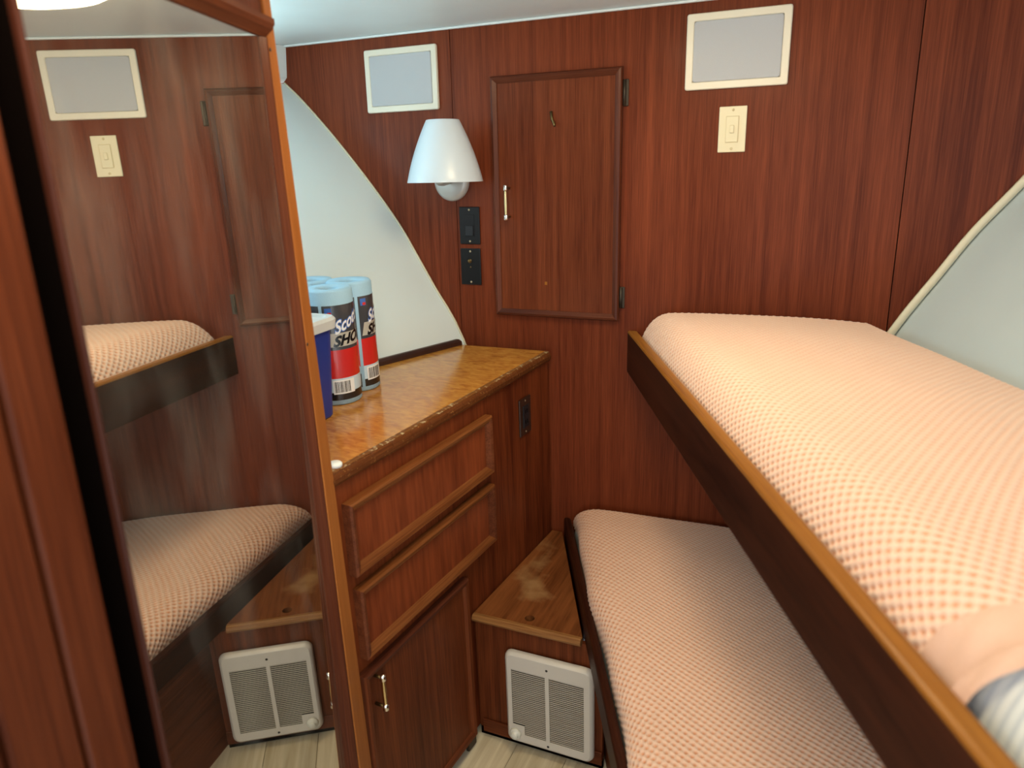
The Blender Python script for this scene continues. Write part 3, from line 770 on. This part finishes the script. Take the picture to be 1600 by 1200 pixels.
def cross_profile(y0, y1, zb, zt, r0, r1, step, over=0.0):
    """Arc-length sampled (Y, height 0..1) section of a soft mattress."""
    P = []
    for t in np.linspace(0, math.pi/2, 40): P.append((y0+r0*(1-math.cos(t))**1.15-over*math.sin(2*t)**2, math.sin(t)**0.9))
    for y in np.linspace(y0+r0, y1-r1, 60)[1:-1]: P.append((y, 1.0))
    for t in np.linspace(math.pi/2, 0, 30): P.append((y1-r1*(1-math.cos(t)), math.sin(t)**0.9))
    P = np.array(P); Q = P*np.array([1.0, zt-zb]); d = np.r_[0, np.cumsum(np.hypot(*np.diff(Q, axis=0).T))]
    n = int(d[-1]/step); s = np.linspace(0, d[-1], n+1)
    return np.interp(s, d, P[:, 0]), np.interp(s, d, P[:, 1]), s
def soft_surface(name, root_mat, y0, y1, zb, zt, s0, s1, r0, r1, rw, step, mat, waffle=0.0, lift=0.0, parent=None, und=0.004, wave_front=0.0, over=0.0, pt=0.017, ps=0.021, wrinkle=0.0, s_skew=0.0, crown=0.012):
    Yc, Hc, ta = cross_profile(y0, y1, zb, zt, r0, r1, step, over)
    ns_ = max(2, int((s1-s0)/step)); S = np.linspace(s0, s1, ns_+1)
    Y, S2 = np.meshgrid(Yc, S); Hh_ = np.meshgrid(Hc, S)[0]; T = np.meshgrid(ta, S)[0]
    S2 = S2 + s_skew*(1-np.exp(-(Y-y0)/0.04))*(S2/s1)**2
    he = np.ones_like(S2)
    if rw > 0:
        q_ = np.clip((S2-0.004)/rw, 0, 1); he = np.sqrt(np.clip(1-(1-q_)**2, 0, 1))*0.85+0.15
    mid = np.clip((Y-y0)/(y1-y0), 0, 1)
    Z = zb+(zt-zb)*Hh_*he+crown*np.sin(mid*math.pi)*he
    Z += und*Hh_*(np.sin(S2*5.1+Y*3)+0.6*np.sin(S2*11.3-Y*7)+0.5*np.sin(Y*16+S2*2))
    Yd = Y + wave_front*(1-mid)**3*(np.sin(S2*9.0+0.6)+0.5*np.sin(S2*21.0))
    X = S2+Yd*0.4557*np.clip(1-S2/1.4, 0, 1)+0.002
    Pt = np.stack([X, Yd, Z], -1)
    du = np.gradient(Pt, axis=0); dv = np.gradient(Pt, axis=1)
    Nn = np.cross(du, dv); Nn /= np.linalg.norm(Nn, axis=-1, keepdims=True)+1e-12
    if Nn[ns_//2, len(Yc)//2, 2] < 0: Nn = -Nn
    disp = np.full_like(S2, lift); weave = None
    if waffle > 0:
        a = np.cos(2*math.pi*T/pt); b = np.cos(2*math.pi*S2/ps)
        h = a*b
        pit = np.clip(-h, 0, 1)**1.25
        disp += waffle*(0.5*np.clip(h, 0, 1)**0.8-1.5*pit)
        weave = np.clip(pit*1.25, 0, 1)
    if wrinkle > 0:
        disp += wrinkle*(np.sin(S2*160+Y*40+2*np.sin(Y*22))*0.5+np.sin(S2*70-Y*95)*0.6)
    Pt = Pt+Nn*disp[..., None]
    nr, nc = S2.shape
    V = Pt.reshape(-1, 3)
    idx = np.arange(nr*nc).reshape(nr, nc)
    Q = np.stack([idx[:-1, :-1], idx[1:, :-1], idx[1:, 1:], idx[:-1, 1:]], -1).reshape(-1, 4)
    me = bpy.data.meshes.new(name)
    me.vertices.add(len(V)); me.vertices.foreach_set('co', V.astype(np.float32).ravel())
    me.loops.add(len(Q)*4); me.loops.foreach_set('vertex_index', Q.astype(np.int32).ravel())
    me.polygons.add(len(Q)); me.polygons.foreach_set('loop_start', np.arange(0, len(Q)*4, 4, dtype=np.int32))
    me.polygons.foreach_set('use_smooth', np.ones(len(Q), dtype=bool))
    me.update(calc_edges=True); me.validate()
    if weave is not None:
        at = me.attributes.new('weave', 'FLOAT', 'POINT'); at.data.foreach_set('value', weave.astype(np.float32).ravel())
    o = link(name, me, mat, parent)
    if parent is None and root_mat is not None: o.matrix_world = root_mat
    return o

# upper mattress and waffle blanket
UM = bunk_frame(UB0)
ZB, ZT = BZ0+0.034, H0-0.392
m1 = soft_surface('mattress', UM, 0.036, 0.592, ZB, ZT-0.010, 0.012, 1.98, 0.055, 0.05, 0.06, 0.010, 'mattress_ticking', und=0.002)
tag(m1, 'striped white mattress showing past the peach blanket on the upper bunk', 'mattress')
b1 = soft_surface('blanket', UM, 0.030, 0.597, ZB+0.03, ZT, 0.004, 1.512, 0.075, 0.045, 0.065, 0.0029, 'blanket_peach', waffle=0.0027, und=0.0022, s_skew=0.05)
tag(b1, 'peach waffle-weave blanket spread on the upper bunk', 'blanket')
hm = soft_surface('hem', None, 0.030, 0.597, ZB+0.03, ZT, 1.508, 1.578, 0.075, 0.045, 0.0, 0.004, 'hem_cotton', lift=0.0008, parent=b1, wrinkle=0.0014, und=0.0022, s_skew=0.05)
hm['label'] = 'smooth peach cotton hem band'
hf = soft_surface('hem_fold', None, 0.028, 0.597, ZB+0.03, ZT, 1.566, 1.588, 0.075, 0.045, 0.0, 0.004, 'hem_cotton', lift=0.0055, parent=b1, wrinkle=0.0022, und=0.0022, s_skew=0.05)
# lower mattress and blanket
LM = bunk_frame(LB0[0], 0.468)
ZB2, ZT2 = LZ1-0.058, H0-1.035
m2 = soft_surface('mattress', LM, 0.032, 0.592, ZB2, ZT2-0.010, 0.012, 1.98, 0.07, 0.05, 0.06, 0.012, 'mattress_ticking', und=0.002)
tag(m2, 'mattress under the peach blanket on the lower bunk', 'mattress')
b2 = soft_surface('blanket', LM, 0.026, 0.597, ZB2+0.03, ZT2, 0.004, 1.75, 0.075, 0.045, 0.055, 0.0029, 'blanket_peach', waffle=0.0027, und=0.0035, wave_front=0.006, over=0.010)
tag(b2, 'peach waffle-weave blanket spread on the lower bunk', 'blanket')

# ------------------------------------------------------------------ mirrored wardrobe (local X aft along the mirror, Y out of the glass)
ma, mt = 0.297867, 0.013747
e3 = np.array([math.cos(ma)*math.cos(mt), math.sin(ma)*math.cos(mt), math.sin(mt)])
e1 = np.array([math.sin(ma), -math.cos(ma), 0.0]); e2 = np.cross(e3, e1)
if e2[2] < 0: e2 = -e2
MO = np.array([-0.8640, -1.0870, H0+0.014])
MO = MO - e3*((MO-np.array([0, 0, H0]))@e3-(-1.144376))
MM = frame(MO, e1, e3, e2)
wr = thing('mirrored_wardrobe', 'tall mahogany wardrobe front with a framed mirror reflecting the bunks', 'wardrobe', mat=MM)
ZT_, ZB_ = 0.203, -1.575
box('mirror', -0.004, 0.66, -0.006, 0.0, ZB_+0.05, ZT_+0.02, 'mirror_glass', wr, bevel=0)
box('backing', -0.03, 0.66, -0.030, -0.007, ZB_-0.02, 0.39, 'jamb_wood', wr, bevel=0)
# frame rail over the mirror and panel above it
loft('top_rail', [[(x, a, ZT_+b) for a, b in ((-0.006, 0.0), (0.004, 0.0), (0.017, 0.010), (0.022, 0.018), (0.022, 0.026), (0.004, 0.029), (-0.006, 0.029))] for x in (-0.0138, 0.571)], 'moulding_wood', wr)
box('upper_panel', -0.0138, 0.571, -0.006, 0.003, ZT_+0.0295, 0.395, 'jamb_wood', wr, bevel=0.001)
# far stile moulding and the corner post, widening toward the floor
def post_ring(z):
    k = (0.014-0.014-z)/1.07
    wo = 0.010+0.012*k; wi = 0.035+0.026*k     # how far it stands out, how broad its face is
    return wo, wi
rg, rp = [], []
for z in (ZB_, -1.07, -0.5, 0.0, ZT_-0.0005):
    wo, wi = post_ring(z)
    rg.append([(-0.014, -0.006, z), (0.003, -0.006, z), (0.003, 0.001, z), (-0.003, wo*0.45, z), (-0.010, wo*0.85, z), (-0.014, wo*0.9, z)])
loft('side_moulding', rg, 'moulding_dark_z', wr)
for z in (ZB_-0.02, -1.07, -0.5, 0.0, 0.395):
    wo, wi = post_ring(z)
    rp.append([(-0.0143-wi, -0.006, z), (-0.0143, -0.006, z), (-0.0143, wo-0.0015, z), (-0.0160, wo, z), (-0.012-wi, wo, z), (-0.0143-wi, wo-0.003, z)])
pp_ = loft('corner_post', rp, 'post_orange', wr); pp_['label'] = 'orange-brown varnished corner post'
box('side_panel', -0.0480, -0.0300, -0.60, -0.0305, -0.535+0.02, 0.39, 'jamb_wood', wr, bevel=0.001)
for z in (0.185, -0.30):
    wo, wi = post_ring(z)
    lathe('screw', [(0.0001, 0.0), (0.003, 0.0), (0.003, 0.0008), (0.0001, 0.001)], 'dust_screw', wr, 10, (-0.0175, wo+0.0001, z), 'Y')
# near stile with the dark slot behind it
loft('near_moulding', [[(0.572, 0.006, z), (0.571, 0.034, z), (0.572, 0.039, z), (0.575, 0.040, z), (0.577, 0.037, z), (0.578, 0.006, z)] for z in (ZB_, 0.395)], 'channel_wood', wr)
box('slot_side', 0.5782, 0.5790, 0.0063, 0.032, ZB_-0.02, 0.395, 'shadow_gap', wr, bevel=0)
box('slot_back', 0.5725, 0.66, 0.0008, 0.0060, ZB_-0.02, 0.395, 'shadow_gap', wr, bevel=0)

pt_ = thing('door_jamb', 'dark red-brown wooden door jamb and panel standing in front of the mirror slot', 'door frame', mat=MM)
ZF = ZB_-0.02
loft('jamb', [[(0.622, 0.0065, z), (0.620, 0.030, z), (0.623, 0.040, z), (0.632, 0.0445, z), (0.645, 0.0455, z), (0.684, 0.0455, z), (0.686, 0.042, z), (0.686, 0.0065, z)] for z in (ZF, 0.395)], 'jamb_wood', pt_)
box('groove', 0.6862, 0.694, 0.0065, 0.025, ZF, 0.395, 'shadow_gap', pt_, bevel=0)
box('panel', 0.6945, 0.765, 0.0065, 0.045, ZF, 0.395, 'jamb_wood', pt_, bevel=0.003)
box('groove', 0.7655, 0.772, 0.0065, 0.025, ZF, 0.395, 'shadow_gap', pt_, bevel=0)
box('panel', 0.7725, 1.05, 0.0065, 0.045, ZF, 0.395, 'jamb_wood', pt_, bevel=0.003)

# ------------------------------------------------------------------ things on the bulkhead
cb = thing('wall_cabinet_door', 'small framed mahogany cabinet door with bar pull on the bulkhead beside the sconce', 'cabinet door', (-0.77, 0, H0-0.08))
cx0, cx1, cz0, cz1 = -0.967+0.77, -0.572+0.77, -0.427+0.08, 0.270+0.08
box('door_panel', cx0+0.010, cx1-0.010, -0.010, -0.0015, cz0+0.010, cz1-0.010, 'mahogany_door', cb, bevel=0.001)
FPC = [(0.0, 0.0), (0.0, -0.010), (0.003, -0.016), (0.009, -0.018), (0.016, -0.014), (0.020, -0.0115), (0.020, 0.0)]
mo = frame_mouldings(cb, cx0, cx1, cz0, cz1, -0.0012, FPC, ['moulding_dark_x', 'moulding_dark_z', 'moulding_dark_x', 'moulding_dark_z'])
hp = on_y((792, 316), -0.03)
hd = pull(cb, hp[0]+0.77, H0-0.132-cb.location.z, H0-0.037-cb.location.z, -0.0105, -1)
hk0, hk1 = on_y((861, 174), -0.012), on_y((867, 197), -0.012)
hk = tube('hook', [(hk0[0]+0.77, -0.0125, hk0[2]-cb.location.z), (hk0[0]+0.773, -0.0135, (hk0[2]+hk1[2])/2-cb.location.z), (hk1[0]+0.77, -0.017, hk1[2]-cb.location.z+0.006), (hk1[0]+0.772, -0.021, hk1[2]-cb.location.z)], [0.0042, 0.004, 0.0045, 0.003], 'brass_dark', cb, 8)
for za, zb_ in ((0.238, 0.169), (-0.326, -0.389)):
    hg = box('hinge', cx1+0.001, cx1+0.016, -0.006, -0.0012, za+0.08, zb_+0.08, 'hinge_bronze', cb, bevel=0.004)
    tube('hinge_pin', [(cx1+0.005, -0.008, zb_+0.082), (cx1+0.005, -0.008, za+0.078)], 0.0045, 'hinge_bronze', hg, 10)
mk = on_y((853, 443), -0.0105)
box('scuff_mark', mk[0]+0.77-0.004, mk[0]+0.77+0.004, -0.0103, -0.0098, mk[2]-cb.location.z-0.004, mk[2]-cb.location.z+0.005, 'amber_edge', cb, bevel=0)

def speaker(x, z, label):
    s = thing('wall_speaker', label, 'speaker', (x, 0, z), group=None)
    w, h = 0.255, 0.183
    loft('bezel', [[(a, y, b) for a, b, _ in rrect(i, w-i, i, h-i, max(0.003, 0.006-i*0.2), 0, 4)] for i, y in ((0.0, -0.0008), (0.0, -0.007), (0.002, -0.0095), (0.017, -0.0095), (0.019, -0.0075), (0.019, -0.0008))], 'cream_plastic', s)
    loft('grille', [[(a, y, b) for a, b, _ in rrect(i, w-i, i, h-i, 0.007, 0, 4)] for i, y in ((0.0192, -0.004), (0.0192, -0.0088), (0.021, -0.010))], 'grille_grey', s)
    return s
speaker(-1.397, H0+0.374-0.183, 'cream framed grey speaker panel above the wall sconce')
speaker(-0.405, H0+0.381-0.183, 'cream framed grey speaker panel above the ivory light switch')

def wall_plate(name, label, x, zt, mat):
    p_ = thing(name, label, 'switch plate', (x+0.035, 0, H0+zt-0.05715))
    box('plate', -0.035, 0.035, -0.006, -0.0008, -0.057, 0.057, mat, p_, bevel=0.0025)
    for z in (-0.048, 0.048): lathe('screw', [(0.0001, -0.0075), (0.003, -0.007), (0.0036, -0.0061), (0.0001, -0.0061)], 'ivory_dark' if mat == 'ivory' else 'screw_brass', p_, 10, (0, 0, z), 'Y')
    return p_
sw = wall_plate('light_switch', 'ivory rocker light switch plate below a speaker panel', -0.313, 0.154, 'ivory')
box('switch_frame', -0.0165, 0.0165, -0.0075, -0.0062, -0.033, 0.033, 'ivory_dark', sw, bevel=0.001)
rk = box('rocker', -0.0150, 0.0150, -0.0095, -0.0077, -0.0315, 0.0315, 'ivory', sw, bevel=0.001)
box('toggle', -0.0055, 0.0055, -0.014, -0.0097, -0.010, 0.010, 'ivory', rk, bevel=0.002)
s1 = wall_plate('dimmer_switch', 'black switch plate with rocker directly under the wall sconce', -1.089, -0.097, 'black_plastic')
box('rocker_frame', -0.0165, 0.0165, -0.0072, -0.0062, -0.034, 0.034, 'black_plastic', s1, bevel=0.0005)
box('rocker', -0.013, 0.013, -0.0105, -0.0074, -0.031, 0.000, 'black_rocker', s1, bevel=0.002)
s2 = wall_plate('coax_plate', 'black plate with small round socket below the black switch plate', -1.090, -0.224, 'black_plastic')
lathe('socket', [(0.0001, -0.014), (0.003, -0.014), (0.0045, -0.013), (0.0048, -0.008), (0.0065, -0.0078), (0.0065, -0.0062), (0.0001, -0.0062)], 'brass_dark', s2, 16, (-0.002, 0, 0.018), 'Y')
lathe('screw', [(0.0001, -0.0078), (0.002, -0.0075), (0.0025, -0.0062), (0.0001, -0.0062)], 'brass_dark', s2, 10, (0, 0, -0.001), 'Y')

# wall sconce
SY = -0.128
a_, b_, c_, d_ = on_y((667, 188), SY), on_y((714, 188), SY), on_y((644, 284), SY), on_y((750, 284), SY)
sx = (c_[0]+d_[0])/2; rt = (b_[0]-a_[0])/2*0.985; rb = (d_[0]-c_[0])/2*0.985
zt_s, zb_s = (a_[2]+b_[2])/2, (c_[2]+d_[2])/2
sn = thing('wall_sconce', 'unlit wall sconce with white tapered glass shade and grey round backplate', 'wall lamp', (0, 0, 0))
prof = []
for k in range(13):
    t = k/12; prof.append((rb+(rt-rb)*(0.62*t+0.38*t*t), zb_s+(zt_s-zb_s)*t))
inner = [(r-0.003, z) for r, z in reversed(prof)]
shade = [(rb-0.003, zb_s-0.001)]+[(rb, zb_s-0.001)]+prof+[(rt-0.001, zt_s+0.001), (rt-0.003, zt_s)]+inner
seg = 56; rings = [[(sx+r*math.cos(2*math.pi*k/seg), SY+r*math.sin(2*math.pi*k/seg), z) for k in range(seg)] for r, z in shade]
loft('shade', rings, 'opal_glass', sn, cap=False, smooth=True)
lathe('backplate', [(0.0001, -0.020), (0.020, -0.020), (0.045, -0.017), (0.057, -0.010), (0.060, -0.003), (0.060, -0.0008), (0.0001, -0.0008)], 'sconce_metal', sn, 40, (-1.111, 0, H0-0.020), 'Y')
tube('arm', [(-1.111, -0.021, H0-0.020), (-1.105, -0.07, H0-0.024), (-1.098, SY+0.02, H0-0.022), (sx, SY, H0-0.010), (sx, SY, H0+0.02)], 0.009, 'sconce_metal', sn, 14)
lathe('bulb_holder', [(0.0001, 0), (0.018, 0), (0.020, 0.01), (0.018, 0.045), (0.0001, 0.046)], 'sconce_metal', sn, 20, (sx, SY, H0-0.012))
lathe('bulb', [(0.010, 0), (0.022, 0.02), (0.026, 0.04), (0.020, 0.06), (0.0001, 0.068)], 'opal_glass', sn, 20, (sx, SY, H0+0.035))

# every part of a towel roll, heater and so on already hangs under its thing
bpy.context.view_layer.update()
